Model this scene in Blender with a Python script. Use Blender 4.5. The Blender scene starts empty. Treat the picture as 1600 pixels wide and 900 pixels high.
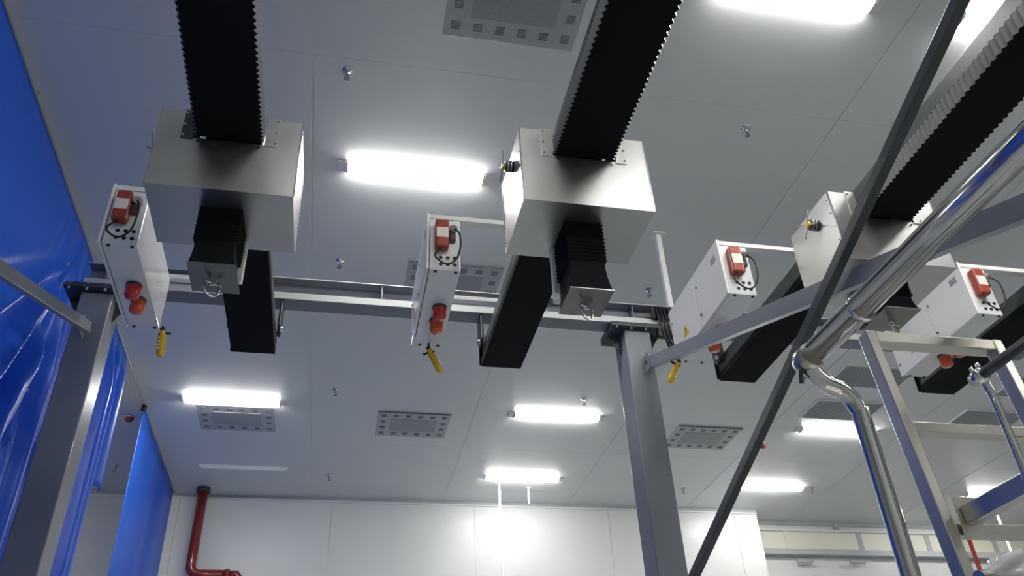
import bpy, bmesh, math, random
from mathutils import Vector, Matrix
random.seed(7)
scene = bpy.context.scene
COL = scene.collection
EYE = 1.6                      # camera height above the floor; all heights below are given relative to the eye

# ---------------------------------------------------------------- camera
yaw, pitch, roll, FPX = 0.22783, 0.60114, -0.05263, 1309.6
fw = Vector((math.sin(yaw)*math.cos(pitch), math.cos(yaw)*math.cos(pitch), math.sin(pitch)))
rt = Vector((math.cos(yaw), -math.sin(yaw), 0)); up = rt.cross(fw)
r2 = rt*math.cos(roll)+up*math.sin(roll); u2 = -rt*math.sin(roll)+up*math.cos(roll)
cam_data = bpy.data.cameras.new('camera'); cam = bpy.data.objects.new('camera', cam_data); COL.objects.link(cam)
cam_data.sensor_width = 36.0; cam_data.lens = FPX/1600*36.0; cam_data.clip_end = 200; cam_data.clip_start = 0.02
cam.matrix_world = Matrix(((r2.x, u2.x, -fw.x, 0), (r2.y, u2.y, -fw.y, 0), (r2.z, u2.z, -fw.z, EYE), (0, 0, 0, 1)))
scene.camera = cam

# ---------------------------------------------------------------- world, exposure
world = bpy.data.worlds.new('world'); scene.world = world; world.use_nodes = True
world.node_tree.nodes['Background'].inputs[0].default_value = (0.02, 0.02, 0.022, 1)
world.node_tree.nodes['Background'].inputs[1].default_value = 1.0
vs = scene.view_settings
vs.view_transform = 'Standard'; vs.look = 'None'; vs.gamma = 1.0; vs.use_curve_mapping = False
vs.exposure = 1.15
LAMP_POWER = 30.0              # emission of the ceiling lamps' diffusers

# ---------------------------------------------------------------- materials
def mat(name, col, rough=0.5, metal=0.0, emit=None, noise=0.0, nscale=8.0, stretch=None, bump=0.0, bscale=40.0,
        coat=0.0, trans=0.0, spec=0.5, rnoise=0.0, alpha=1.0, ior=1.45):
    m = bpy.data.materials.new(name); m.use_nodes = True
    nt = m.node_tree; b = nt.nodes['Principled BSDF']
    b.inputs['Base Color'].default_value = (*col, 1); b.inputs['Roughness'].default_value = rough
    b.inputs['Metallic'].default_value = metal; b.inputs['Specular IOR Level'].default_value = spec
    b.inputs['Coat Weight'].default_value = coat; b.inputs['Coat Roughness'].default_value = 0.08
    b.inputs['Transmission Weight'].default_value = trans; b.inputs['IOR'].default_value = ior
    if alpha < 1: b.inputs['Alpha'].default_value = alpha
    if emit:
        b.inputs['Emission Color'].default_value = (*emit[0], 1); b.inputs['Emission Strength'].default_value = emit[1]
    if noise or bump or rnoise:
        tc = nt.nodes.new('ShaderNodeTexCoord'); mp = nt.nodes.new('ShaderNodeMapping')
        nt.links.new(tc.outputs['Object'], mp.inputs['Vector'])
        if stretch: mp.inputs['Scale'].default_value = stretch
        n = nt.nodes.new('ShaderNodeTexNoise'); n.inputs['Scale'].default_value = nscale; n.inputs['Detail'].default_value = 5
        nt.links.new(mp.outputs[0], n.inputs['Vector'])
        if noise:
            r = nt.nodes.new('ShaderNodeMapRange'); r.inputs[3].default_value = 1-noise; r.inputs[4].default_value = 1+noise
            nt.links.new(n.outputs['Fac'], r.inputs[0])
            mx = nt.nodes.new('ShaderNodeMix'); mx.data_type = 'RGBA'; mx.blend_type = 'MULTIPLY'; mx.inputs[0].default_value = 1
            mx.inputs[6].default_value = (*col, 1); nt.links.new(r.outputs[0], mx.inputs[7])
            nt.links.new(mx.outputs[2], b.inputs['Base Color'])
        if rnoise:
            r = nt.nodes.new('ShaderNodeMapRange'); r.inputs[3].default_value = max(0.02, rough-rnoise); r.inputs[4].default_value = rough+rnoise
            nt.links.new(n.outputs['Fac'], r.inputs[0]); nt.links.new(r.outputs[0], b.inputs['Roughness'])
        if bump:
            n2 = nt.nodes.new('ShaderNodeTexNoise'); n2.inputs['Scale'].default_value = bscale; n2.inputs['Detail'].default_value = 3
            nt.links.new(mp.outputs[0], n2.inputs['Vector'])
            bp = nt.nodes.new('ShaderNodeBump'); bp.inputs['Strength'].default_value = bump; bp.inputs['Distance'].default_value = 0.01
            nt.links.new(n2.outputs['Fac'], bp.inputs['Height']); nt.links.new(bp.outputs[0], b.inputs['Normal'])
    return m

M = dict(
    ceiling=mat('ceiling_panel_paint', (0.71, 0.73, 0.725), 0.36, noise=0.03, nscale=0.6, spec=0.5),
    joint=mat('joint_white', (0.72, 0.73, 0.73), 0.35),
    wall=mat('wall_panel_paint', (0.66, 0.675, 0.66), 0.33, noise=0.02, nscale=0.5),
    cream=mat('cream_panel', (0.78, 0.77, 0.66), 0.4, noise=0.03, nscale=1.5),
    trimgrey=mat('trim_grey', (0.42, 0.44, 0.45), 0.4),
    floor=mat('floor_epoxy', (0.50, 0.52, 0.515), 0.3, noise=0.06, nscale=1.2),
    lampwhite=mat('lamp_housing', (0.8, 0.8, 0.8), 0.4),
    glow=mat('lamp_diffuser', (0.9, 0.9, 0.9), 0.4, emit=((1.0, 0.99, 0.965), LAMP_POWER)),
    off=mat('lamp_off', (0.85, 0.87, 0.9), 0.3),
    vent=mat('vent_plate', (0.44, 0.46, 0.47), 0.45),
    ventin=mat('vent_perforated', (0.33, 0.35, 0.36), 0.55, noise=0.5, nscale=120),
    slot=mat('vent_slot', (0.17, 0.18, 0.185), 0.6),
    slat=mat('grille_slat', (0.34, 0.36, 0.37), 0.4),
    steel=mat('grey_painted_steel', (0.215, 0.23, 0.26), 0.34, noise=0.06, nscale=3, bump=0.05, bscale=60, coat=0.15),
    brace=mat('brace_painted_steel', (0.25, 0.27, 0.30), 0.36, noise=0.05, nscale=4),
    darksteel=mat('dark_steel', (0.05, 0.057, 0.063), 0.4, noise=0.06, nscale=4),
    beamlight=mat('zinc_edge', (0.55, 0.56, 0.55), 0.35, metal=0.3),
    stainless=mat('brushed_stainless', (0.58, 0.585, 0.565), 0.35, metal=1.0, noise=0.05, nscale=3.5, rnoise=0.06),
    polished=mat('polished_stainless', (0.66, 0.66, 0.64), 0.11, metal=1.0, noise=0.05, nscale=6),
    satin=mat('satin_stainless', (0.60, 0.585, 0.53), 0.30, metal=1.0, noise=0.08, nscale=10),
    dullmetal=mat('dull_metal', (0.26, 0.26, 0.25), 0.28, metal=1.0, noise=0.1, nscale=20),
    foil=mat('stainless_edge', (0.75, 0.75, 0.74), 0.18, metal=1.0),
    black=mat('black_bellows_cloth', (0.006, 0.0075, 0.0095), 0.7, noise=0.15, nscale=30, spec=0.12),
    blackstrip=mat('black_cover_strip', (0.0035, 0.005, 0.006), 0.6, spec=0.12),
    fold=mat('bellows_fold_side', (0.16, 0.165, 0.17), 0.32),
    alu=mat('rail_aluminium', (0.08, 0.087, 0.09), 0.4, metal=0.3, noise=0.1, nscale=20),
    white=mat('white_powder_coat', (0.86, 0.86, 0.84), 0.32, coat=0.3),
    cabbot=mat('cabinet_gloss_white', (0.84, 0.845, 0.84), 0.22, coat=0.5),
    red=mat('red_plastic', (0.34, 0.055, 0.035), 0.35),
    plate=mat('grey_label', (0.35, 0.36, 0.37), 0.4),
    labelwhite=mat('white_label', (0.8, 0.72, 0.66), 0.5),
    rubber=mat('black_rubber', (0.012, 0.012, 0.013), 0.45),
    lensred=mat('red_lens', (0.65, 0.03, 0.03), 0.15, coat=0.6, noise=0.05),
    lensorange=mat('orange_lens', (0.75, 0.11, 0.03), 0.15, coat=0.6, noise=0.05),
    yellow=mat('yellow_plastic', (0.80, 0.52, 0.02), 0.35),
    redpipe=mat('red_pipe_paint', (0.22, 0.022, 0.02), 0.25, coat=0.4),
    redbell=mat('red_detector', (0.35, 0.05, 0.05), 0.4),
    chrome=mat('chrome', (0.7, 0.7, 0.7), 0.12, metal=1.0),
    brass=mat('sprinkler_metal', (0.30, 0.30, 0.30), 0.3, metal=1.0),
    wire=mat('wire', (0.45, 0.46, 0.45), 0.4, metal=0.5),
    brown=mat('motor_dark', (0.09, 0.08, 0.07), 0.35, metal=0.4),
)
# blue PVC sheet: glossy and a little translucent
m = mat('blue_pvc_sheet', (0.005, 0.18, 0.82), 0.42, coat=1.0, bump=0.04, bscale=6)
nt = m.node_tree; b = nt.nodes['Principled BSDF']; out = nt.nodes['Material Output']
tr = nt.nodes.new('ShaderNodeBsdfTranslucent'); tr.inputs[0].default_value = (0.01, 0.32, 1.0, 1)
mx = nt.nodes.new('ShaderNodeMixShader'); mx.inputs[0].default_value = 0.42
nt.links.new(b.outputs[0], mx.inputs[1]); nt.links.new(tr.outputs[0], mx.inputs[2]); nt.links.new(mx.outputs[0], out.inputs[0])
b.inputs['Coat Roughness'].default_value = 0.34; b.inputs['Coat IOR'].default_value = 1.7
M['pvc'] = m
M['film'] = mat('clear_plastic_film', (0.95, 0.96, 0.97), 0.12, alpha=0.8, coat=0.6, bump=0.6, bscale=25)

# ---------------------------------------------------------------- mesh building
ORG = {}
def root_of(o):
    while o.parent: o = o.parent
    return o
class MB:
    def __init__(s): s.v = []; s.f = []; s.sm = []
    def add(s, vs, fs, smooth=False):
        n = len(s.v); s.v += [Vector(p) for p in vs]
        s.f += [tuple(i+n for i in f) for f in fs]; s.sm += [smooth]*len(fs); return s
    def box(s, x0, x1, y0, y1, z0, z1):
        return s.add([(x0,y0,z0),(x1,y0,z0),(x1,y1,z0),(x0,y1,z0),(x0,y0,z1),(x1,y0,z1),(x1,y1,z1),(x0,y1,z1)],
                     [(0,3,2,1),(4,5,6,7),(0,1,5,4),(1,2,6,5),(2,3,7,6),(3,0,4,7)])
    def bar(s, p, q, w, h, upv=(0,0,1)):
        p = Vector(p); q = Vector(q); d = (q-p).normalized(); a = d.cross(Vector(upv)).normalized(); c = a.cross(d)
        vs = []
        for e in (p, q):
            for i, j in ((-1,-1),(1,-1),(1,1),(-1,1)): vs.append(e+a*(i*w/2)+c*(j*h/2))
        return s.add(vs, [(0,3,2,1),(4,5,6,7),(0,1,5,4),(1,2,6,5),(2,3,7,6),(3,0,4,7)])
    def tube(s, pts, r, n=12, cap=True, radii=None):
        pts = [Vector(p) for p in pts]; N = len(pts); vs = []; fs = []
        d0 = (pts[1]-pts[0]).normalized(); ref = Vector((0,0,1)) if abs(d0.z) < .9 else Vector((1,0,0))
        a = d0.cross(ref).normalized()
        for i in range(N):
            d = (pts[min(i+1,N-1)]-pts[max(i-1,0)]).normalized()
            a = (a-d*a.dot(d)).normalized(); c = d.cross(a); rr = radii[i] if radii else r
            for k in range(n):
                t = 2*math.pi*k/n; vs.append(pts[i]+a*(rr*math.cos(t))+c*(rr*math.sin(t)))
        for i in range(N-1):
            for k in range(n): fs.append((i*n+k, i*n+(k+1)%n, (i+1)*n+(k+1)%n, (i+1)*n+k))
        s.add(vs, fs, True)
        if cap:
            b0 = len(s.v)-N*n
            s.f += [tuple(b0+k for k in reversed(range(n))), tuple(b0+(N-1)*n+k for k in range(n))]; s.sm += [False, False]
        return s
    def cyl(s, p, q, r, n=16, r1=None): return s.tube([p, q], r, n, True, [r, r if r1 is None else r1])
    def lathe(s, c, prof, n=18, axis='Z'):
        c = Vector(c); vs = []; fs = []
        for (r, h) in prof:
            for k in range(n):
                t = 2*math.pi*k/n
                if axis == 'Z': vs.append(c+Vector((r*math.cos(t), r*math.sin(t), h)))
                else: vs.append(c+Vector((r*math.cos(t), h, r*math.sin(t))))
        for i in range(len(prof)-1):
            for k in range(n): fs.append((i*n+k, i*n+(k+1)%n, (i+1)*n+(k+1)%n, (i+1)*n+k))
        return s.add(vs, fs, True)
    def prism(s, poly, axis, a, bq):
        # poly: list of 2D points; axis: 'X' (poly in YZ), 'Y' (poly in XZ), 'Z' (poly in XY)
        def P(u, v, w): return {'X': (w, u, v), 'Y': (u, w, v), 'Z': (u, v, w)}[axis]
        n = len(poly); vs = [P(u, v, a) for u, v in poly]+[P(u, v, bq) for u, v in poly]
        fs = [tuple(range(n)), tuple(range(2*n-1, n-1, -1))]+[(i, n+i, n+(i+1) % n, (i+1) % n) for i in range(n)]
        return s.add(vs, fs)
    def build(s, name, m, parent=None, org=None, bevel=0.0, seg=2):
        me = bpy.data.meshes.new(name); o = bpy.data.objects.new(name, me); COL.objects.link(o)
        if parent is not None:
            o.parent = parent; og = ORG[root_of(parent).name]
        else:
            og = Vector(org if org is not None else (0, 0, 0)); o.location = og+Vector((0, 0, EYE)); ORG[o.name] = og
        me.from_pydata([v-og for v in s.v], [], s.f)
        me.polygons.foreach_set('use_smooth', s.sm)
        bm = bmesh.new(); bm.from_mesh(me); bmesh.ops.recalc_face_normals(bm, faces=bm.faces); bm.to_mesh(me); bm.free()
        me.materials.append(M[m]); me.update()
        if bevel:
            md = o.modifiers.new('bevel', 'BEVEL'); md.width = bevel; md.segments = seg; md.limit_method = 'ANGLE'; md.angle_limit = 0.7
        return o
def empty(name, loc):
    o = bpy.data.objects.new(name, None); COL.objects.link(o); o.location = Vector(loc)+Vector((0, 0, EYE)); o.empty_display_size = 0.1
    ORG[o.name] = Vector(loc); return o
def tag(o, label, cat, group=None):
    o['label'] = label; o['category'] = cat
    if group: o['group'] = group
    return o
def struct(o, label=None, cat=None):
    o['kind'] = 'structure'
    if label: o['label'] = label
    if cat: o['category'] = cat
    return o
def thing(name, loc, label, cat, group=None): return tag(empty(name, loc), label, cat, group)
def copy_tree(o, loc=None, parent=None):
    c = o.copy(); COL.objects.link(c); c.parent = parent
    if parent is None and loc is not None:
        c.location = Vector(loc)+Vector((0, 0, EYE)); ORG[c.name] = Vector(loc)
    for ch in list(o.children): copy_tree(ch, None, c)
    return c
def share(o, loc, parent):
    # another alike piece that shares its mesh data (offset from the first one)
    c = o.copy(); COL.objects.link(c); c.parent = parent; c.location = o.location+Vector(loc); return c

# ---------------------------------------------------------------- the room
X0, X1, Y0, Y1, H, FL = -8.0, 16.0, -6.0, 13.38, 5.0, -1.6
XE = 7.34                                   # the back wall's end, a recess lies beyond
fl = struct(MB().box(X0-.2, X1+.2, Y0-.2, 15.2, FL-.2, FL).build('floor', 'floor', org=(4, 4, FL)), 'light grey smooth epoxy floor of the hall', 'floor')

ce = struct(MB().box(X0-.2, X1+.2, Y0-.2, 15.2, H+.06, H+.3).build('ceiling', 'trimgrey', org=(4, 4, H+.06)), 'pale grey ceiling of large flush metal panels', 'ceiling')
seams = [-0.42+2.14*k for k in range(-4, 9)]
xs = [X0]+[x for x in seams if X0+.3 < x < X1-.3]+[X1]
ys = [Y0, -2.6, 4.3, 11.2, 15.0]
for i in range(len(xs)-1):
    for j in range(len(ys)-1):
        MB().box(xs[i]+.011, xs[i+1]-.011, ys[j]+.0012, ys[j+1]-.0012, H, H+.06).build('ceiling_panel', 'ceiling', ce)
for x in xs[1:-1]:
    MB().box(x-.011, x+.011, Y0, 15.0, H+.006, H+.058).build('joint_strip', 'joint', ce)

def wall(name, pts, label):
    return struct(MB().box(*pts).build(name, 'wall', org=((pts[0]+pts[1])/2, (pts[2]+pts[3])/2, FL)), label, 'wall')
wb = wall('wall_back', (X0, XE, Y1+.012, Y1+.14, FL, H+.06), 'long white glossy panel wall at the far end')
px = [X0+.001]+[-4.7, -2.38, -0.06, 2.26, 4.58, 6.9]+[XE]
for i in range(len(px)-1):
    MB().box(px[i]+.003, px[i+1]-.003, Y1, Y1+.012, FL+.1, H-.055).build('wall_panel', 'wall', wb)
MB().box(XE-.12, XE, Y1+.14, 13.95, FL, H).build('return_panel', 'wall', wb)
wall('wall_left', (X0-.15, X0, Y0, 15.0, FL, H+.06), 'white side wall behind the blue curtains')
wall('wall_right', (X1, X1+.15, Y0, 15.0, FL, H+.06), 'white side wall far to the right')
wall('wall_front', (X0, X1, Y0-.15, Y0, FL, H+.06), 'white wall behind the camera')
# recess wall on the far right: frame of ledges with cream infill panels
wr = wall('wall_recess', (XE-.12, X1, 13.95, 14.1, FL, H+.06), 'set-back white wall with cream infill panels and grey ledges')
YR = 13.95; sc = YR/13.6
zt1, zt0 = 4.72*sc, 4.32*sc
MB().box(XE, X1, YR-.05, YR, zt1-.02, zt1+.025).build('ledge', 'joint', wr)
MB().box(XE, X1, YR-.16, YR, zt0-.07, zt0+.03).build('ledge', 'trimgrey', wr)
vx = [XE, 8.15, 9.62, 11.05, 12.5, 13.9, X1]
for i in range(len(vx)-1):
    MB().box(vx[i]+.05, vx[i+1]-.05, YR-.02, YR, zt0+.035, zt1-.025).build('infill_panel', 'cream', wr)
    if i: MB().box(vx[i]-.05, vx[i]+.05, YR-.03, YR, zt0+.03, zt1-.02).build('mullion', 'trimgrey' if i > 1 else 'cream', wr)
for x in (9.2, 12.0): MB().box(x-.05, x+.05, YR-.06, YR, zt1+.03, H).build('bracket', 'trimgrey', wr)
for x in (8.35, 9.4): MB().box(x-.15, x+.15, YR-.14, YR-.08, zt0-.2, zt0-.16).build('strip_vent', 'trimgrey', wr)
# cove trims between ceiling and walls
t = MB().box(X0, XE, Y1-.012, Y1+.012, H-.05, H).build('trim_1', 'trimgrey', org=(0, Y1, H-.05)); struct(t, 'thin grey cove strip along the back wall top', 'trim')
t = MB().box(X0, XE, Y1-.02, Y1+.012, H-.075, H-.05).build('trim_2', 'joint', org=(0, Y1, H-.075)); struct(t, 'thin white cove strip below the grey one', 'trim')
t = MB().box(XE, X1, YR-.03, YR, H-.06, H).build('trim_3', 'trimgrey', org=(10, YR, H-.06)); struct(t, 'thin grey strip along the recess wall top', 'trim')

# ---------------------------------------------------------------- ceiling lamps
def make_lamp(loc, label, lit=True, group='ceiling lamps', half=0.60):
    r = thing('ceiling_lamp', loc, label, 'ceiling lamp', group); x, y, z = loc
    MB().box(x-half-.075, x+half+.075, y-.062, y+.062, z-.016, z).build('housing', 'lampwhite', r, bevel=.004)
    sec = [(-.066, -.003), (-.064, -.024), (-.044, -.044), (.044, -.044), (.064, -.024), (.066, -.003)]
    MB().prism([(y+a, z+c) for a, c in sec], 'X', x-half+.02, x+half-.02).build('diffuser', 'glow' if lit else 'off', r)
    for sgn in (-1, 1):
        MB().prism([(y+a*1.05, z+c*1.04) for a, c in sec], 'X', x+sgn*(half-.02), x+sgn*(half+.005)).build('end_cap', 'lampwhite', r)
    return r
L1 = make_lamp((0.465, 5.47, H), 'lit ceiling lamp between the two large metal hoist boxes, nearest one in full view')
def lamp_at(loc, label, group='ceiling lamps'):
    c = copy_tree(L1, loc); c['label'] = label; c['group'] = group; return c
lamp_at((-1.385, 10.04, H), 'lit ceiling lamp beside the blue far curtain, left of the perforated vent')
lamp_at((2.86, 10.04, H), 'lit ceiling lamp just left of the grey column, upper of the two there')
lamp_at((2.84, 12.25, H), 'lit ceiling lamp close to the back wall above the thin white conduits')
lamp_at((7.10, 10.07, H), 'lit ceiling lamp behind the bent polished post, below the slatted grille')
lamp_at((7.08, 12.29, H), 'lit ceiling lamp right of the dark diagonal brace near the back wall')
lamp_at((11.42, 12.29, H), 'lit ceiling lamp glimpsed through the ladder at the right edge')
lamp_at((2.92, 3.20, H), 'lit ceiling lamp cut by the top edge of the picture')
lamp_at((4.82, 3.20, H), 'lit ceiling lamp in the top right corner beside the bellows')
for x, y in ((0.5, .93), (2.9, .93), (4.8, .93), (-1.4, -2.4), (2.85, -2.4), (7.1, -2.4), (9.3, 3.2), (9.3, -.5),
             (-5.6, 5.5), (-5.6, 10.04), (11.4, 7.8)):
    lamp_at((x, y, H), 'unseen lit ceiling lamp outside the picture, added for its light', 'unseen ceiling lamps added for light')  # unseen lamps, added at plausible spots to brighten the hall and front faces
r = thing('ceiling_lamp', (-1.37, 12.19, H), 'thin unlit white ceiling lamp strip near the back wall', 'ceiling lamp')
MB().box(-2.0, -.74, 12.16, 12.22, H-.03, H).build('housing', 'lampwhite', r, bevel=.004)
MB().box(-1.97, -.77, 12.17, 12.21, H-.05, H-.03).build('diffuser', 'off', r, bevel=.006)

# ---------------------------------------------------------------- ceiling vents
def make_vent(loc, label):
    r = thing('ceiling_vent', loc, label, 'air vent', 'perforated ceiling vents'); x, y, z = loc; w, d = .485, .37
    MB().box(x-w, x+w, y-d, y+d, z-.014, z).build('plate', 'vent', r, bevel=.004)
    MB().box(x-w*.63, x+w*.63, y-d*.50, y+d*.50, z-.018, z-.013).build('perforated_panel', 'ventin', r)
    MB().box(x-w, x+w, y-d-.006, y-d+.006, z-.02, z).build('frame_edge', 'slot', r)
    first = None
    cols = [-.405+.162*k for k in range(6)]; rows = [-.27, -.09, .09, .27]
    for i, cx in enumerate(cols):
        for j, cy in enumerate(rows):
            if 0 < i < 5 and 0 < j < 3: continue
            if first is None:
                mb = MB()
                for q in range(4): mb.box(x+cx-.033, x+cx+.033, y+cy-.034+q*.019, y+cy-.024+q*.019, z-.0165, z-.013)
                first = mb.build('louvre_slot', 'slot', r); f0 = (cx, cy)
            else: share(first, (cx-f0[0], cy-f0[1], 0), r)
    return r
v1 = make_vent((0.945, 10.52, H), 'perforated ceiling vent in the middle of the far ceiling, left of the central lamp')
for loc, lab in (((5.15, 10.51, H), 'perforated ceiling vent just right of the grey column'),
                 ((-1.36, 10.56, H), 'faint perforated ceiling vent directly beyond the left far lamp'),
                 ((1.01, 7.12, H), 'perforated ceiling vent half hidden behind the middle white cabinet'),
                 ((0.985, 3.59, H), 'large near perforated ceiling vent at the top edge of the picture')):
    c = copy_tree(v1, loc); c['label'] = lab
def make_grille(loc, label):
    r = thing('ceiling_grille', loc, label, 'air grille', 'slatted ceiling grilles'); x, y, z = loc; w, d = .5, .27
    MB().box(x-w, x+w, y-d, y+d, z-.004, z).build('backing', 'slot', r)
    fr = MB(); fr.box(x-w, x+w, y-d-.015, y-d+.01, z-.016, z); fr.box(x-w, x+w, y+d-.01, y+d+.015, z-.016, z)
    fr.box(x-w-.015, x-w+.01, y-d, y+d, z-.016, z); fr.box(x+w-.01, x+w+.015, y-d, y+d, z-.016, z); fr.build('frame', 'joint', r)
    f = MB().bar((x-w+.05, y-d+.01, z-.010), (x-w+.05, y+d-.01, z-.010), .034, .004, (.35, 0, 1)).build('slat', 'slat', r)
    for k in range(1, 17): share(f, (.056*k, 0, 0), r)
    return r
g1 = make_grille((6.68, 8.47, H), 'slatted ceiling grille partly behind the ladder top, nearer of the pair')
for loc, lab in (((6.80, 9.42, H), 'slatted ceiling grille just above the lamp behind the bent post'),
                 ((9.13, 9.47, H), 'slatted ceiling grille seen between the ladder posts at the right edge'),
                 ((9.20, 8.48, H), 'slatted ceiling grille at the right edge above the other one')):
    c = copy_tree(g1, loc); c['label'] = lab

# ---------------------------------------------------------------- sprinklers and detectors
def make_sprinkler(loc):
    r = thing('sprinkler', loc, '', 'sprinkler', 'ceiling sprinklers'); x, y, z = loc
    MB().lathe(loc, [(0, 0), (.042, 0), (.040, -.010), (.018, -.016), (.018, -.022), (0, -.022)]).build('escutcheon', 'chrome', r)
    MB().cyl((x, y, z-.02), (x, y, z-.055), .011, 10).tube([(x-.012, y, z-.05), (x-.018, y, z-.068), (x, y, z-.085)], .003, 6).tube([(x+.012, y, z-.05), (x+.018, y, z-.068), (x, y, z-.085)], .003, 6).build('body', 'brass', r)
    MB().cyl((x, y, z-.085), (x, y, z-.089), .024, 12).build('deflector', 'brass', r)
    return r
sp = [(-.164, 4.417, 'near the top left hoist bellows, nearest of all'), (3.129, 4.512, 'right of the middle hoist box in open ceiling'),
      (3.102, 6.929, 'beside the white vertical strut'), (-.145, 6.86, 'left of the middle white cabinet above the cross beam'),
      (-.107, 9.598, 'left of the central perforated vent'), (3.091, 9.5, 'just above the lamp left of the grey column'),
      (-.126, 12.411, 'near the back wall left of the conduits'), (5.616, 12.471, 'near the back wall right of the grey column'),
      (7.85, 12.279, 'just right of the lamp near the recess wall'), (-3.176, 12.348, 'between the two blue curtains near the back wall')]
s0 = None
for x, y, w in sp:
    if s0 is None: o = s0 = make_sprinkler((x, y, H))
    else: o = copy_tree(s0, (x, y, H))
    o['label'] = 'small ceiling sprinkler '+w
for i, (x, y, w) in enumerate(((-2.705, 10.649, 'beside the far blue curtain'), (6.154, 10.618, 'beside the dark diagonal brace'))):
    r = thing('smoke_detector', (x, y, H), 'small dull red ceiling detector '+w, 'detector', 'red ceiling detectors')
    MB().lathe((x, y, H), [(0, 0), (.07, 0), (.07, -.02), (.06, -.03), (0, -.03)]).build('base', 'chrome', r)
    MB().lathe((x, y, H-.03), [(.055, 0), (.055, -.03), (.03, -.05), (0, -.052)]).build('sensor', 'redbell', r)

# ---------------------------------------------------------------- steel frame: columns, cross beams, braces
def ibeam(name, xa, xb, y, label):
    r = thing(name, ((xa+xb)/2, y, 3.928), label, 'beam')
    MB().box(xa, xb, y, y+.20, 4.138, 4.148).build('top_flange', 'beamlight' if False else 'steel', r)
    MB().box(xa, xb, y+.098, y+.108, 3.99, 4.138).build('web', 'steel', r)
    MB().box(xa, xb, y, y+.17, 3.928, 3.995).build('bottom_flange', 'steel', r, bevel=.004)
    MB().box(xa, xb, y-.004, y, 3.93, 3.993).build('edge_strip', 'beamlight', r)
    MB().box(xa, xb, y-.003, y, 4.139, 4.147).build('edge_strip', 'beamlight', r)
    for x in (-1.95, .25, 2.5, 4.6):
        if xa < x < xb: MB().box(x-.005, x+.005, y+.01, y+.098, 3.995, 4.138).build('stiffener', 'steel', r)
    return r
ibeam('cross_beam', -2.10, 6.6, 5.99, 'grey steel cross beam carrying the far ends of the four hoist rails')
ibeam('cross_beam', -2.35, 6.6, .02, 'grey steel cross beam overhead, outside the top of the picture')
def column(x0, x1, y0, y1, label, base=3.80):
    xm = (x0+x1)/2; ym = (y0+y1)/2
    r = thing('steel_column', (xm, ym, FL), label, 'column', 'columns of the hoist frame')
    MB().box(x0, x1, y0, y1, FL+.02, 3.86).build('shaft', 'steel', r, bevel=.012, seg=3)
    MB().box(xm-.24, xm+.24, ym-.20, ym+.17, 3.86, 3.885).build('cap_plate', 'darksteel', r)
    MB().box(xm-.24, xm+.24, ym-.16, ym+.17, 3.888, 3.926).build('seat_plate', 'darksteel', r)
    MB().box(x0-.12, x1+.12, y0-.12, y1+.12, FL, FL+.02).build('foot_plate', 'darksteel', r)
    f = None
    for k in range(4):
        for yy in (ym-.185,):
            if f is None: f = MB().cyl((xm-.20, yy, 3.84), (xm-.20, yy, 3.90), .012, 6).build('bolt', 'chrome', r)
            else: share(f, (.133*k, 0, 0), r)
    for sx in (-1, 1):
        MB().prism([(xm+sx*(.118), 3.86), (xm+sx*.235, 3.86), (xm+sx*.118, 3.66)], 'Y', ym-.006, ym+.006).build('gusset', 'darksteel', r)
    return r
column(2.385, 2.625, 5.98, 6.26, 'grey square steel column standing in the middle right of the picture')
column(-2.09, -1.85, 5.98, 6.24, 'dark grey square steel column beside the blue curtain at left')
column(2.385, 2.625, -.06, .20, 'grey steel column outside the picture, on the right side')
column(-2.09, -1.85, -.06, .20, 'grey steel column outside the picture, on the left side')
def brace(p, q, w, h, matn, label):
    r = thing('diagonal_brace', ((p[0]+q[0])/2, (p[1]+q[1])/2, (p[2]+q[2])/2), label, 'brace')
    MB().bar(p, q, w, h).build('tube', matn, r, bevel=.004)
    for e in (p, q):
        d = .13 if e[1] < 3 else -.13
        MB().box(e[0]-.006-w/2-.004, e[0]-w/2-.004, e[1]-.06, e[1]+.05, e[2]-.08, e[2]+.08).build('end_plate', matn, r)
        MB().cyl((e[0]-w/2-.02, e[1]+.0, e[2]), (e[0]-w/2-.01, e[1], e[2]), .016, 6).build('bolt', 'darksteel', r)
    return r
def zb(y): return 3.544+(y-6.044)*.3805
def zx(y): return 2.982-(y-1.825)*.3757
brace((2.56, 5.92, zb(5.92)), (2.56, .27, zb(.27)), .055, .105, 'brace', 'light grey steel brace rising to the right column, crossed by the dark one')
brace((2.47, 5.92, zx(5.92)), (2.47, .27, zx(.27)), .05, .066, 'darksteel', 'dark steel brace running diagonally from the top right down past the column')  # presumably the same grey paint; underside shade put into the darker colour
brace((-1.95, 5.92, zb(5.92)), (-1.95, .27, zb(.27)), .05, .085, 'brace', 'grey steel brace on the left column in front of the blue curtain')
r = thing('hanger_strut', (2.88, 6.0, 4.15), 'white vertical strut from the cross beam up to the ceiling', 'strut')
MB().box(2.855, 2.905, 5.99, 6.04, 4.15, H-.01).build('bar', 'white', r, bevel=.004)
MB().box(2.82, 2.94, 5.96, 6.07, H-.01, H).build('ceiling_plate', 'white', r)
r = thing('cable_bundle', (2.78, 5.93, 3.95), 'loops of black cable clipped to the cross beam beside the column', 'cables')
for k in range(4):
    x = 2.70+.035*k
    MB().tube([(x, 5.95, 4.10), (x+.01, 5.93, 4.0), (x+.02, 5.92, 3.88), (x+.05, 5.93, 3.74-.02*k), (x+.09, 5.97, 3.66)], .013, 8).build('cable', 'rubber', r)
MB().box(2.66, 2.92, 5.955, 5.984, 3.98, 4.12).build('clip_plate', 'rubber', r, bevel=.01)
MB().box(2.68, 2.90, 5.93, 5.984, 3.78, 3.86).build('clip_plate', 'rubber', r, bevel=.01)

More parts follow.
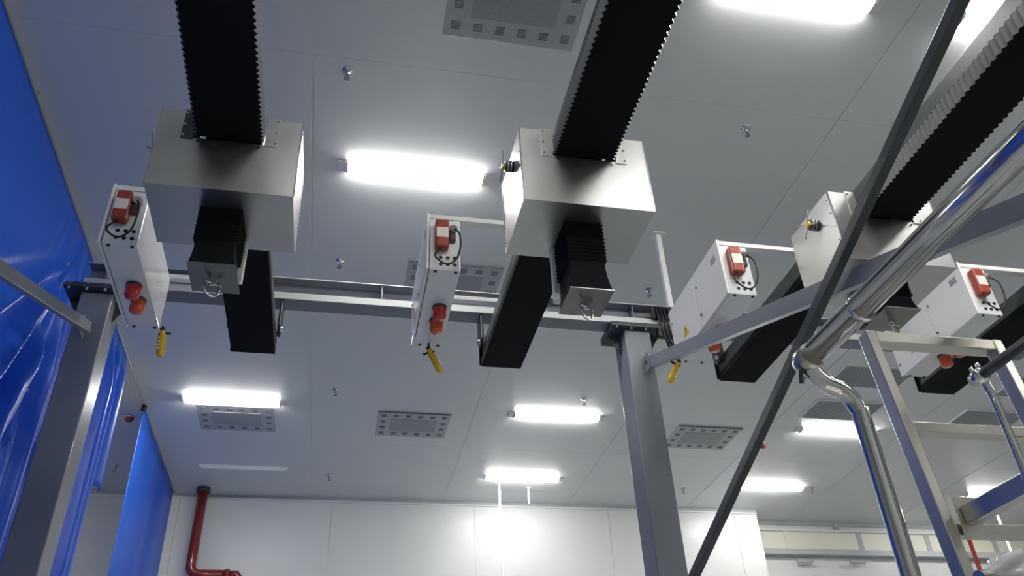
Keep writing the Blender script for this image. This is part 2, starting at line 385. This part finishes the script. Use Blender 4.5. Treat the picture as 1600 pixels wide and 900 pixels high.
# ---------------------------------------------------------------- hoist units: rail, bellows, hoist, cabinet, pendant
RX = [-.75, 1.297, 3.475, 5.52]
HY = [3.67, 3.50, 3.76, 3.68]
HZ = [2.69, 2.60, 2.83, 2.75]
WHO = ['leftmost', 'middle', 'right-hand', 'far right']
def make_rail(xc):
    r = thing('hoist_rail', (xc, 3.1, 3.5), '', 'rail', 'overhead hoist rails'); w = .172
    MB().box(xc-w+.012, xc+w-.012, .05, 6.165, 3.575, 3.705).build('rail_body', 'alu', r, bevel=.004)
    MB().box(xc-w, xc+w, 4.25, 6.17, 3.50, 3.572).build('cover_strip', 'blackstrip', r, bevel=.006)
    MB().box(xc-w-.012, xc+w-.006, 6.172, 6.185, 3.52, 3.72).build('end_plate', 'blackstrip', r)
    for sx in (-1, 1):
        MB().prism([(5.96, 3.66), (6.10, 3.62), (6.16, 3.70), (6.15, 3.925), (6.0, 3.925)], 'X', xc+sx*(w+.005), xc+sx*(w+.03)).build('clamp', 'rubber', r, bevel=.008)
        MB().cyl((xc+sx*(w+.002), 6.06, 3.68), (xc+sx*(w+.05), 6.06, 3.68), .022, 8).build('clamp_bolt', 'chrome', r)
        MB().box(xc+sx*(w-.02)-.02, xc+sx*(w-.02)+.02, .03, .19, 3.705, 3.925).build('clamp', 'rubber', r)
    return r
r0 = make_rail(RX[0])
rails = [r0]+[copy_tree(r0, (x, 3.1, 3.5)) for x in RX[1:]]
for o, lab in zip(rails, ('black-bottomed overhead rail at left, passing above the leftmost hoist box', 'black-bottomed overhead rail in the middle, left of the grey column',
                          'black-bottomed overhead rail at right, crossed by the light grey brace', 'black-bottomed overhead rail at the far right, seen through the ladder')):
    o['label'] = lab

def fold_y(ya, yb, k, n): return ya+(yb-ya)*(1-(1-k/(2*n))**1.15)
def make_bellows(i):
    xc = RX[i]; r = thing('bellows_cover', (xc, 2.0, 3.455), '', 'bellows', 'bellows along the hoist rails'); ya, yb = .25, HY[i]-.004
    n, hw, amp, zt, z0 = 80, .189, .017, 3.572, 3.458
    mb = MB(); vs = []; fs = []
    for k in range(2*n+1):
        y = fold_y(ya, yb, k, n); w = hw-(0 if k % 2 == 0 else amp)
        vs += [(xc-w, y, z0), (xc+w, y, z0), (xc+w, y, zt), (xc-w, y, zt)]
    for k in range(2*n):
        a = 4*k; fs += [(a, a+1, a+5, a+4), (a+2, a+3, a+7, a+6)]
    fs += [(0, 1, 2, 3), tuple(8*n+q for q in (3, 2, 1, 0))]
    mb.add(vs, fs).build('bellows', 'black', r)
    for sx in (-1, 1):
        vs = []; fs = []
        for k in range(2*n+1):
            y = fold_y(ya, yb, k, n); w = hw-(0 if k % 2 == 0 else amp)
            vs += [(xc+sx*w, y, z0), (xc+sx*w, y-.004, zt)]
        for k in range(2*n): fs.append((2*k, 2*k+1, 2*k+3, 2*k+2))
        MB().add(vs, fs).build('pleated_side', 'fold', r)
    return r
for i, lab in enumerate(('long black bellows running from the top edge into the leftmost hoist box', 'long black bellows running from the top edge into the middle hoist box',
                         'long black pleated bellows in the top right corner, into the right hoist box', 'black pleated bellows of the far right rail, beyond the picture edge')):
    make_bellows(i)['label'] = lab

def make_hoist(i):
    xc, y0, zp = RX[i], HY[i], HZ[i]; r = thing('hoist_box', (xc, y0+.26, 3.09), '', 'hoist', 'metal-boxed hoists')
    w, d, zl, zh = .39, .525, 3.088, 3.645; nw, nz = .196, 3.445; th = .004
    f = MB()
    f.prism([(xc-w, zl), (xc+w, zl), (xc+w, zh), (xc+nw, zh), (xc+nw, nz), (xc-nw, nz), (xc-nw, zh), (xc-w, zh)], 'Y', y0, y0+th)
    f.build('front_panel', 'stainless', r)
    f = MB().prism([(xc-w, zl), (xc+w, zl), (xc+w, zh), (xc+nw, zh), (xc+nw, nz), (xc-nw, nz), (xc-nw, zh), (xc-w, zh)], 'Y', y0+d-th, y0+d)
    f.build('back_panel', 'stainless', r)
    for sx in (-1, 1):
        s_ = MB().box(min(xc+sx*w, xc+sx*(w-th)), max(xc+sx*w, xc+sx*(w-th)), y0+th, y0+d-th, zl, zh).build('side_panel', 'stainless', r)
        for ya_ in (y0-.003, y0+d-.010): MB().box(xc+sx*w-.004, xc+sx*w+.004, ya_, ya_+.013, zl, zh).build('folded_edge', 'foil', r)
        for k in range(5):
            for yy in (y0+.03, y0+d-.03):
                MB().cyl((xc+sx*w, yy, zl+.06+.11*k), (xc+sx*(w+.005), yy, zl+.06+.11*k), .006, 8).build('screw', 'chrome', r)
    MB().box(xc-w, xc+w, y0, y0+d, zl-th, zl).build('bottom_panel', 'stainless', r)
    MB().box(xc-w, xc-nw-.01, y0+.01, y0+d-.01, zh, zh+th).build('top_panel', 'stainless', r)
    MB().box(xc+nw+.01, xc+w, y0+.01, y0+d-.01, zh, zh+th).build('top_panel', 'stainless', r)
    for sx in (-1, 1):                       # flange plates beside the bellows
        fp = MB().box(min(xc+sx*.195, xc+sx*.262), max(xc+sx*.195, xc+sx*.262), y0-.006, y0, 3.432, 3.655).build('flange_plate', 'darksteel' if (sx < 0 and i == 0) else 'stainless', r)
        for z in (3.455, 3.54, 3.63): MB().cyl((xc+sx*.25, y0-.010, z), (xc+sx*.25, y0-.004, z), .0075, 8).build('screw', 'chrome', fp)
        MB().cyl((xc+sx*.165, y0-.006, 3.415), (xc+sx*.165, y0, 3.415), .009, 8).build('screw', 'chrome', r)
    # hanging lift column
    cy0, cy1 = y0+.16, y0+.40; hw = .102
    lc = MB(); vs = []; fs = []; n = 11; zm = zp+(3.085-zp)*.42
    for k in range(2*n+1):
        z = 3.085-(3.085-zm)*k/(2*n); o = .0 if k % 2 == 0 else .016
        vs += [(xc-hw-o, cy0-o*.6, z), (xc+hw+o, cy0-o*.6, z), (xc+hw+o, cy1+o*.6, z), (xc-hw-o, cy1+o*.6, z)]
    for k in range(2*n):
        a = 4*k
        for q in range(4): fs.append((a+q, a+(q+1) % 4, a+4+(q+1) % 4, a+4+q))
    lc.add(vs, fs); lc.build('lift_bellows', 'black', r)
    sl = MB(); vs = []; fs = []; n2 = 8
    for k in range(n2+1):
        t = k/n2; z = zm-(zm-zp-.006)*t; e = .012*(t**2.2)
        vs += [(xc-hw-e, cy0-e, z), (xc+hw+e+.01*t*t, cy0-e, z), (xc+hw+e+.01*t*t, cy1+e, z), (xc-hw-e, cy1+e, z)]
    for k in range(n2):
        a = 4*k
        for q in range(4): fs.append((a+q, a+(q+1) % 4, a+4+(q+1) % 4, a+4+q))
    sl.add(vs, fs); sl.build('lift_sleeve', 'black', r)
    MB().box(xc-hw-.018, xc+hw+.03, cy0-.018, cy1+.018, zp, zp+.006).build('end_plate', 'dullmetal', r)
    MB().box(xc-.128, xc+.128, cy1+.035, cy1+.085, zp+.11, 3.084).build('guide_channel', 'white', r, bevel=.004)
    lg = MB().prism([(xc-.02, zp), (xc+.02, zp), (xc+.02, zp-.03), (xc+.01, zp-.045), (xc-.01, zp-.045), (xc-.02, zp-.03)], 'Y', (cy0+cy1)/2-.006, (cy0+cy1)/2+.006).build('lifting_lug', 'chrome', r)
    c = Vector((xc+.005, (cy0+cy1)/2, zp-.032)); pts = []; ud = Vector((.86, .5, 0))
    pts.append(c+ud*-.030+Vector((0, 0, .014)))
    for k in range(15):
        t = math.pi+math.pi*k/14; pts.append(c+ud*(.043*math.cos(t))+Vector((0, 0, -.030+.052*math.sin(t))))
    pts.append(c+ud*.030+Vector((0, 0, .014)))
    sh = MB().tube(pts, .0068, 8).build('shackle', 'polished', r)
    MB().cyl(c-ud*.052, c+ud*.052, .008, 8).build('shackle_pin', 'polished', sh)
    # hand reel on the left side
    yr, zr = y0+.21, 3.515; xl = xc-w
    g = MB().lathe((0, 0, 0), [(0, 0)], 4) if False else None
    mo = MB().cyl((xl, yr, zr), (xl-.052, yr, zr), .034, 16).build('reel_motor', 'brown', r)
    MB().cyl((xl-.012, yr, zr), (xl-.020, yr, zr), .040, 16).cyl((xl-.034, yr, zr), (xl-.042, yr, zr), .040, 16).build('reel_flange', 'chrome', mo)
    MB().cyl((xl-.052, yr, zr), (xl-.072, yr, zr), .024, 12, .018).build('reel_hub', 'yellow', mo)
    for k in range(4):
        t = .6+k*math.pi/2
        MB().cyl((xl-.066, yr+.016*math.cos(t), zr+.016*math.sin(t)), (xl-.072, yr+.10*math.cos(t), zr+.10*math.sin(t)), .0042, 6).build('reel_spoke', 'wire', mo)
    return r
for i, lab in enumerate(('leftmost stainless hoist box with black lift column and shackle, above the left cabinet', 'middle stainless hoist box with black lift column and shackle',
                         'right-hand stainless hoist box half hidden behind the crossed braces', 'stainless hoist box of the far right rail, beyond the picture edge')):
    make_hoist(i)['label'] = lab

CABY, CZ0, CZ1, CL = 4.55, 3.305, 3.74, 1.0
ARM2 = .02                     # how far the rear support arm sits before the cabinet's far end
def make_cabinet():
    xc = 0.6; xl, xr = xc-.105, xc+.105; y0, y1 = CABY, CABY+CL; ra = RX[1]
    r = thing('control_cabinet', (xc, (y0+y1)/2, CZ0), '', 'cabinet', 'white control cabinets beside the rails')
    MB().box(xl, xr, y0, y1, CZ0, CZ1).build('body', 'cabbot', r, bevel=.005)
    for a, bq in ((y0-.012, y0+.47), (y0+.478, y1+.01)):
        dr = MB().box(xl-.024, xl-.006, a, bq, CZ0-.004, CZ1+.045).build('door', 'white', r, bevel=.004)
        for z in (CZ0+.09, CZ1-.09): MB().cyl((xl-.024, bq-.035, z), (xl-.032, bq-.035, z), .012, 10).build('latch', 'chrome', dr)
    MB().box(xl-.0255, xl-.024, y0+.06, y0+.14, CZ1-.10, CZ1-.045).build('name_plate', 'plate', r)
    ty, tz = y0+.75, CZ0+.15
    tp = MB().prism([(ty-.055, tz-.05), (ty+.055, tz-.05), (ty, tz+.05)], 'X', xl-.0262, xl-.024).build('warning_triangle', 'yellow', r)
    MB().prism([(ty-.008, tz+.015), (ty+.010, tz+.015), (ty+.002, tz-.005), (ty+.012, tz-.005), (ty-.006, tz-.035), (ty, tz-.012), (ty-.010, tz-.012)], 'X', xl-.0270, xl-.0262).build('bolt_symbol', 'rubber', tp)
    MB().box(xl-.02, ra+.10, y0-.004, y0+.055, CZ1+.003, CZ1+.04).build('support_arm', 'white', r, bevel=.003)
    MB().box(xl-.02, ra+.10, y1-ARM2, y1-ARM2+.055, CZ1+.003, CZ1+.04).build('support_arm', 'white', r, bevel=.003)
    for ya_ in (y0-.004, y1-ARM2): MB().box(ra-.10, ra+.10, ya_, ya_+.055, 3.706, CZ1+.003).build('arm_foot', 'white', r)
    # red isolator switch with its socket
    sw = MB().box(xl+.03, xl+.125, y0-.075, y0-.001, CZ0+.15, CZ1-.05).build('isolator_switch', 'red', r, bevel=.018, seg=3)
    MB().box(xl+.037, xl+.118, y0-.0765, y0-.0752, CZ0+.225, CZ0+.31).build('switch_label', 'labelwhite', sw)
    MB().cyl((xl+.155, y0, CZ1-.10), (xl+.155, y0-.045, CZ1-.10), .030, 12).cyl((xl+.155, y0-.045, CZ1-.10), (xl+.16, y0-.07, CZ1-.125), .022, 12).build('socket', 'plate', r)
    MB().box(xl+.13, xl+.175, y0-.04, y0-.001, CZ1-.20, CZ1-.135).build('cable_gland_block', 'brown', r, bevel=.006)
    pts = [(xl+.16, y0-.06, CZ1-.12), (xl+.19, y0-.10, CZ1-.19), (xl+.195, y0-.10, CZ0+.13), (xl+.17, y0-.085, CZ0+.04),
           (xl+.11, y0-.08, CZ0-.005), (xl+.045, y0-.075, CZ0+.035), (xl+.03, y0-.06, CZ0+.09), (xl+.07, y0-.045, CZ0+.152)]
    sm = []
    for k in range(len(pts)-1):
        p0, p1, p2, p3 = [Vector(pts[max(0, min(len(pts)-1, k+q))]) for q in (-1, 0, 1, 2)]
        for q in range(5):
            t = q/5; sm.append(.5*((2*p1)+(p2-p0)*t+(2*p0-5*p1+4*p2-p3)*t*t+(3*p1-p0-3*p2+p3)*t**3))
    sm.append(Vector(pts[-1])); MB().tube(sm, .0065, 8).build('switch_cable', 'rubber', r)
    f = None
    for j in range(2):
        for k in range(3):
            if f is None: f = MB().cyl((xl+.075, y0-.004, CZ0+.05), (xl+.075, y0+.002, CZ0+.05), .0135, 12).build('cable_hole', 'rubber', r)
            else: share(f, (.048*k, 0, .055*j), r)
    for yy in (y0+.015, y1-.015):
        for xx in (xl+.04, xr-.03): MB().cyl((xx, yy, CZ0-.008), (xx, yy, CZ0), .011, 10).build('foot_bolt', 'rubber', r)
    for yy, mm, nm in ((y0+.45, 'lensred', 'red_beacon'), (y0+.63, 'lensorange', 'orange_beacon')):
        bc = MB().lathe((xc+.02, yy, CZ0), [(.047, -.018), (.048, -.085), (.040, -.102), (0, -.104)], 20).build(nm, mm, r)
        MB().lathe((xc+.02, yy, CZ0), [(.052, 0), (.052, -.018), (.03, -.019)], 20).build('beacon_base', 'darksteel', bc)
    return r
c0 = make_cabinet()
cabx = [RX[0]-.705, 0.6, RX[2]-.71, RX[3]-.71]
cabs = [c0]+[copy_tree(c0, (cabx[i], CABY+CL/2, CZ0)) for i in (0, 2, 3)]
for o, lab in zip(cabs, ('white control cabinet in the middle, red switch facing, left of the middle hoist box', 'white control cabinet at left with a looped black cable, beside the leftmost hoist box',
                         'white control cabinet at right with a yellow warning triangle, above the light grey brace', 'white control cabinet at the far right behind the ladder')):
    o['label'] = lab

def make_pendant(top, d, label, flip=1):
    t = Vector(top); d = Vector(d).normalized(); q = t+d*.215; side = d.cross(Vector((0, 1, 0))).normalized(); face = Vector((0, -1, 0))
    r = thing('pendant_control', q, label, 'remote control', 'yellow pendant controls')
    MB().tube([t, t+d*.02, t+d*.06, t+d*.16, t+d*.20, q], .028, 14, True, [.014, .023, .029, .029, .026, .014]).build('body', 'yellow', r)
    MB().tube([Vector((t.x, t.y, CZ0-.008)), Vector((t.x, t.y, t.z+.02)), t-d*.005], .009, 8).build('cable', 'rubber', r)
    MB().cyl(t-d*.012, t+d*.012, .018, 10).build('strain_relief', 'rubber', r)
    for k in range(5):
        p = t+d*(.05+.028*k)+face*.024+side*(.012*flip)
        MB().cyl(p, p+face*.009+side*(.006*flip), .0075, 8).build('button', 'white' if k else 'red', r)
    p = t+d*.03+side*(-.02*flip)
    MB().cyl(p, p+side*(-.04*flip), .009, 8).build('side_knob', 'rubber', r)
    return r
make_pendant((-1.315, 5.50, 3.265), (.10, .02, -1), 'yellow pendant control hanging below the left white cabinet', -1)
make_pendant((.60, 5.50, 3.25), (.50, .05, -1), 'yellow pendant control hanging askew below the middle white cabinet')
make_pendant((2.62, 5.50, 3.27), (-.55, .0, -1), 'yellow pendant control below the right cabinet, beside the grey column')

# ---------------------------------------------------------------- blue curtains and their wire
CX = -2.47
def sheet(name, fn, nu, nv, matn, parent, thick=.003):
    mb = MB(); vs = [fn(i/nu, j/nv) for j in range(nv+1) for i in range(nu+1)]
    fs = [(j*(nu+1)+i, j*(nu+1)+i+1, (j+1)*(nu+1)+i+1, (j+1)*(nu+1)+i) for j in range(nv) for i in range(nu)]
    mb.add(vs, fs, True); o = mb.build(name, matn, parent)
    sd = o.modifiers.new('thickness', 'SOLIDIFY'); sd.thickness = thick; return o
def sstep(a, b_, x):
    t = max(0, min(1, (x-a)/(b_-a))); return t*t*(3-2*t)
cu = thing('blue_curtain', (CX, 5.0, FL), 'large blue sheet curtain hung from the ceiling wire along the left edge', 'curtain', 'blue sheet curtains')
def curtA(u, v):
    y = 2.6+(8.62-2.6)*u; z = (H-.035)+(FL+.03-(H-.035))*v
    g = sstep(6.0, 7.2, y)
    drop = sstep(0, .12, v)
    fold = g*(.085*math.sin((y-6.0)*17)+.035*math.sin((y-6.0)*41+1))*(.12+.88*drop)
    # slack creases radiating from the gathered corner
    ang = math.atan2(H-z, max(.02, 7.0-y)); rad = math.hypot(H-z, 7.0-y)
    cre = (1-g)*(.085*math.sin(ang*31+.6)+.022*math.sin(ang*67+1.3))*min(1.3, .25+rad/2.2)*sstep(.55, 1.0, ang)*drop
    return (CX+fold+cre-.05*(1-g)*drop, y, z)
sheet('sheet', curtA, 300, 110, 'pvc', cu)
def flap(u, v):
    y = 8.60+(.46-.02*(1-v))*u+.10*v*u; z = H-.04-(H-.04-3.41)*v
    return (CX+.05*math.sin(u*9+.5)*(.1+.9*sstep(0, .2, v)), y, z)
sheet('flap', flap, 30, 20, 'pvc', cu)
def tail(u, v):
    y = 8.60+.42*u; z = H-.05+(FL+.03-(H-.05))*v
    return (CX-.09+.06*math.sin(u*15)*(.1+.9*sstep(0, .2, v)), y, z)
sheet('tail', tail, 40, 20, 'pvc', cu)
for k in range(7):
    q = Vector(flap(.93, .12+.14*k))
    MB().cyl((q.x-.006, q.y, q.z), (q.x+.008, q.y, q.z), .017, 12).build('eyelet', 'chrome', cu)
for yq in (6.62, 7.02):
    for k in range(6):
        z = 4.55-.42*k
        gq = sstep(6.0, 7.2, yq); xq = CX+gq*(.085*math.sin((yq-6.0)*17)+.035*math.sin((yq-6.0)*41+1))
        MB().cyl((xq-.004, yq, z), (xq+.012, yq, z), .018, 12).build('eyelet', 'chrome', cu)
MB().box(CX-.012, CX+.012, 2.6, 8.6, H-.05, H-.025).build('hem_band', 'wire', cu)
cu2 = thing('blue_curtain', (CX, 11.8, FL), 'smooth blue sheet curtain reaching the back wall beside the red pipe', 'curtain', 'blue sheet curtains')
def curtB(u, v):
    y = 10.30+(13.18-10.30)*u; z = (H-.035)+(FL+.03-(H-.035))*v
    return (CX+.035*math.sin(u*6+.4)*sstep(0, .3, v)+.012*math.sin(u*19), y, z)
sheet('sheet', curtB, 60, 30, 'pvc', cu2)
MB().box(CX-.006, CX+.006, 10.30, 13.18, H-.045, H-.028).build('hem_band', 'wire', cu2)
MB().cyl((CX, 10.28, H-.09), (CX, 10.28, H-.026), .035, 12).build('end_clip', 'rubber', cu2)
r = thing('curtain_wire', (CX, 9.5, H-.02), 'thin taut wire under the ceiling carrying the blue curtains', 'wire')
MB().cyl((CX, .4, H-.018), (CX, 13.3, H-.018), .006, 6).build('strand', 'wire', r)
for y in (.5, 5.0, 10.24, 13.3): MB().cyl((CX, y, H-.02), (CX, y, H), .02, 10).build('anchor', 'chrome', r)

# ---------------------------------------------------------------- pipes and conduits at the back wall
r = thing('red_pipe', (-2.02, 13.1, 3.69), 'dark red pipe bending at the back wall beside the blue curtain', 'pipe')
pts = [(-2.02, 13.12, H-.06), (-2.02, 13.12, 3.82)]
for k in range(1, 7):
    t = math.pi/2*k/6; pts.append((-2.02+.14*(1-math.cos(t)), 13.12, 3.82-.14*math.sin(t)))
pts += [(-1.50, 13.12, 3.68), (-.5, 13.12, 3.68)]
MB().tube(pts[:-1], .075, 18).build('pipe', 'redpipe', r)
MB().cyl((-2.02, 13.12, H-.075), (-2.02, 13.12, H), .105, 18).build('flange', 'darksteel', r)
MB().cyl((-1.52, 13.12, 3.68), (-1.46, 13.12, 3.68), .088, 18).build('coupling', 'redpipe', r)
MB().tube([(-1.48, 13.12, 3.68), (-1.36, 13.12, 3.68), (-1.30, 13.12, 3.62), (-1.30, 13.12, FL+.1)], .07, 14).build('lower_pipe', 'redpipe', r)
r = thing('conduit', (2.525, 12.52, FL), 'thin white vertical conduit dropping from the ceiling below the far lamp', 'conduit')
MB().cyl((2.525, 12.52, FL), (2.525, 12.52, H), .017, 10).build('tube', 'joint', r)
MB().cyl((2.525, 12.52, H-.012), (2.525, 12.52, H), .04, 12).build('ceiling_flange', 'lampwhite', r)
r = thing('conduit', (3.03, 12.66, 4.73), 'short white conduit stub hanging right of the long one', 'conduit')
MB().cyl((3.03, 12.66, 4.73), (3.03, 12.66, H), .015, 10).build('tube', 'joint', r)
MB().cyl((3.03, 12.66, H-.012), (3.03, 12.66, H), .035, 12).build('ceiling_flange', 'lampwhite', r)
r = thing('red_pipe', (11.69, 13.6, FL), 'thin red pipe before the cream panels, seen through the ladder', 'pipe')
MB().cyl((11.69, 13.6, FL), (11.69, 13.6, 4.75), .04, 12).build('pipe', 'redpipe', r)
MB().cyl((11.69, 13.6, 4.75), (11.69, 13.88, 4.75), .04, 12).build('elbow', 'redpipe', r)
r = thing('conduit', (11.41, 12.3, FL), 'white conduit seen through the ladder at the right edge', 'conduit')
MB().cyl((11.42, 12.42, FL), (11.42, 12.42, H), .02, 10).build('tube', 'joint', r)
MB().cyl((11.42, 12.42, H-.012), (11.42, 12.42, H), .045, 12).build('ceiling_flange', 'lampwhite', r)

# ---------------------------------------------------------------- stainless access platform on the right
# handrail with bent post
zt = 1.0
r = thing('handrail', (1.125, 1.6, -.2), 'thick polished stainless handrail ending in a bent post, right foreground', 'handrail')
MB().cyl((1.150, -.4, zt), (1.122, 1.62, zt), .031, 28).build('rail_tube', 'polished', r)
MB().cyl((1.1290, 1.385, zt), (1.1286, 1.40, zt), .0345, 28).build('collar', 'polished', r)
MB().tube([(1.122, 1.60, zt), (1.121, 1.645, zt), (1.119, 1.665, zt)], .033, 24, True, [.033, .034, .022]).build('end_socket', 'satin', r)
pp = [Vector((1.122, 1.635, zt-.02)), Vector((1.155, 1.64, zt-.055)), Vector((1.205, 1.645, zt-.075)), Vector((1.235, 1.65, zt-.115)), Vector((1.240, 1.65, zt-.18)), Vector((1.240, 1.65, zt-.6)), Vector((1.240, 1.65, -.2))]
sm = []
for k in range(len(pp)-1):
    p0, p1, p2, p3 = [pp[max(0, min(len(pp)-1, k+q))] for q in (-1, 0, 1, 2)]
    for q in range(6):
        t = q/6; sm.append(.5*((2*p1)+(p2-p0)*t+(2*p0-5*p1+4*p2-p3)*t*t+(3*p1-p0-3*p2+p3)*t**3))
sm.append(pp[-1]); MB().tube(sm, .022, 22).build('bent_post', 'polished', r)
MB().cyl((1.098, 1.63, zt-.015), (1.098, 1.645, zt-.06), .006, 8).build('lock_pin', 'darksteel', r)
MB().cyl((1.12, 1.648, zt-.033), (1.12, 1.656, zt-.037), .005, 8).build('set_screw', 'rubber', r)
# second handrail
r = thing('handrail', (1.63, 1.65, -.2), 'slim dark handrail with a polished post behind the ladder, right edge', 'handrail')
MB().cyl((1.632, -.4, zt), (1.630, 1.66, zt), .014, 18).build('rail_tube', 'darksteel', r)
MB().lathe((1.630, 1.66, zt), [(.0, -.02), (.02, -.02), (.022, 0), (.02, .02), (0, .02)], 16, 'Y').build('end_socket', 'polished', r)
MB().tube([(1.630, 1.66, zt), (1.645, 1.662, zt-.02), (1.654, 1.664, zt-.05), (1.657, 1.665, zt-.1), (1.657, 1.665, -.2)], .011, 14).build('bent_post', 'polished', r)
for dy in (-.012, .012): MB().cyl((1.630, 1.66+dy, zt+.016), (1.628, 1.66+dy, zt+.034), .006, 8).build('bolt', 'chrome', r)
# ladder
LY = 2.0; lx0, lx1 = 1.612, 2.075
r = thing('ladder', (1.85, LY, FL), 'square-tube stainless ladder frame standing at the right edge', 'ladder')
def lean(z): return LY+.025-(1.352-z)*.085
for x in (lx0, lx1): MB().bar((x+.017, lean(FL), FL), (x+.017, lean(1.352), 1.352), .034, .05, (0, 1, 0)).build('post', 'satin', r, bevel=.004)
MB().box(lx0+.034, lx1, LY, LY+.05, 1.312, 1.352).build('top_bar', 'satin', r, bevel=.004)
for z in (.99, .675, .36, .045, -.27, -.585, -.90, -1.215): MB().box(lx0+.034, lx1, lean(z)-.02, lean(z)+.02, z, z+.034).build('rung', 'satin', r, bevel=.003)
r = thing('platform_edge_rail', (1.69, 1.0, .70), 'square stainless rail running from the ladder towards the viewer, bottom right', 'rail')
MB().box(lx0+.06, lx0+.10, LY-1.9, lean(.72)-.034, .70, .752).build('tube', 'satin', r, bevel=.004)
MB().box(lx0+.045, lx0+.115, lean(.72)-.034, lean(.72)-.030, .66, .78).build('end_plate', 'satin', r, bevel=.002)
MB().box(lx0+.06, lx0+.10, .3, .34, -.2, .70).build('upright', 'satin', r, bevel=.003)
# film wrapped around a platform bar
r = thing('plastic_film', (1.75, 1.85, .5), 'crumpled clear plastic film wrapped on the platform, bottom right corner', 'plastic film')
def film(u, v):
    t = 2*math.pi*v; x = 1.52+.75*u
    rr = .040+.006*math.sin(u*40+3*math.sin(t*2))+.006*math.sin(t*5+u*25)+.004*math.sin(u*95+t*3)
    rr *= .15+.85*sstep(0, .12, u)
    return (x, 1.78+rr*1.5*math.cos(t), (.520+.085*u)+rr*math.sin(t))
sheet('film', film, 120, 28, 'film', r, .001)
MB().cyl((1.52, 1.78, .51), (2.28, 1.78, .605), .022, 12).build('wrapped_bar', 'satin', r)
# platform deck that carries the handrails and the bar
r = thing('platform', (1.9, .7, FL), 'stainless platform deck below the handrails, below the picture edge', 'platform')
MB().box(1.05, 2.3, -.6, 1.78, -.26, -.2).build('deck', 'satin', r)
for x in (1.1, 2.25):
    for y in (-.5, 1.7): MB().box(x-.03, x+.03, y-.03, y+.03, FL, -.26).build('leg', 'satin', r)
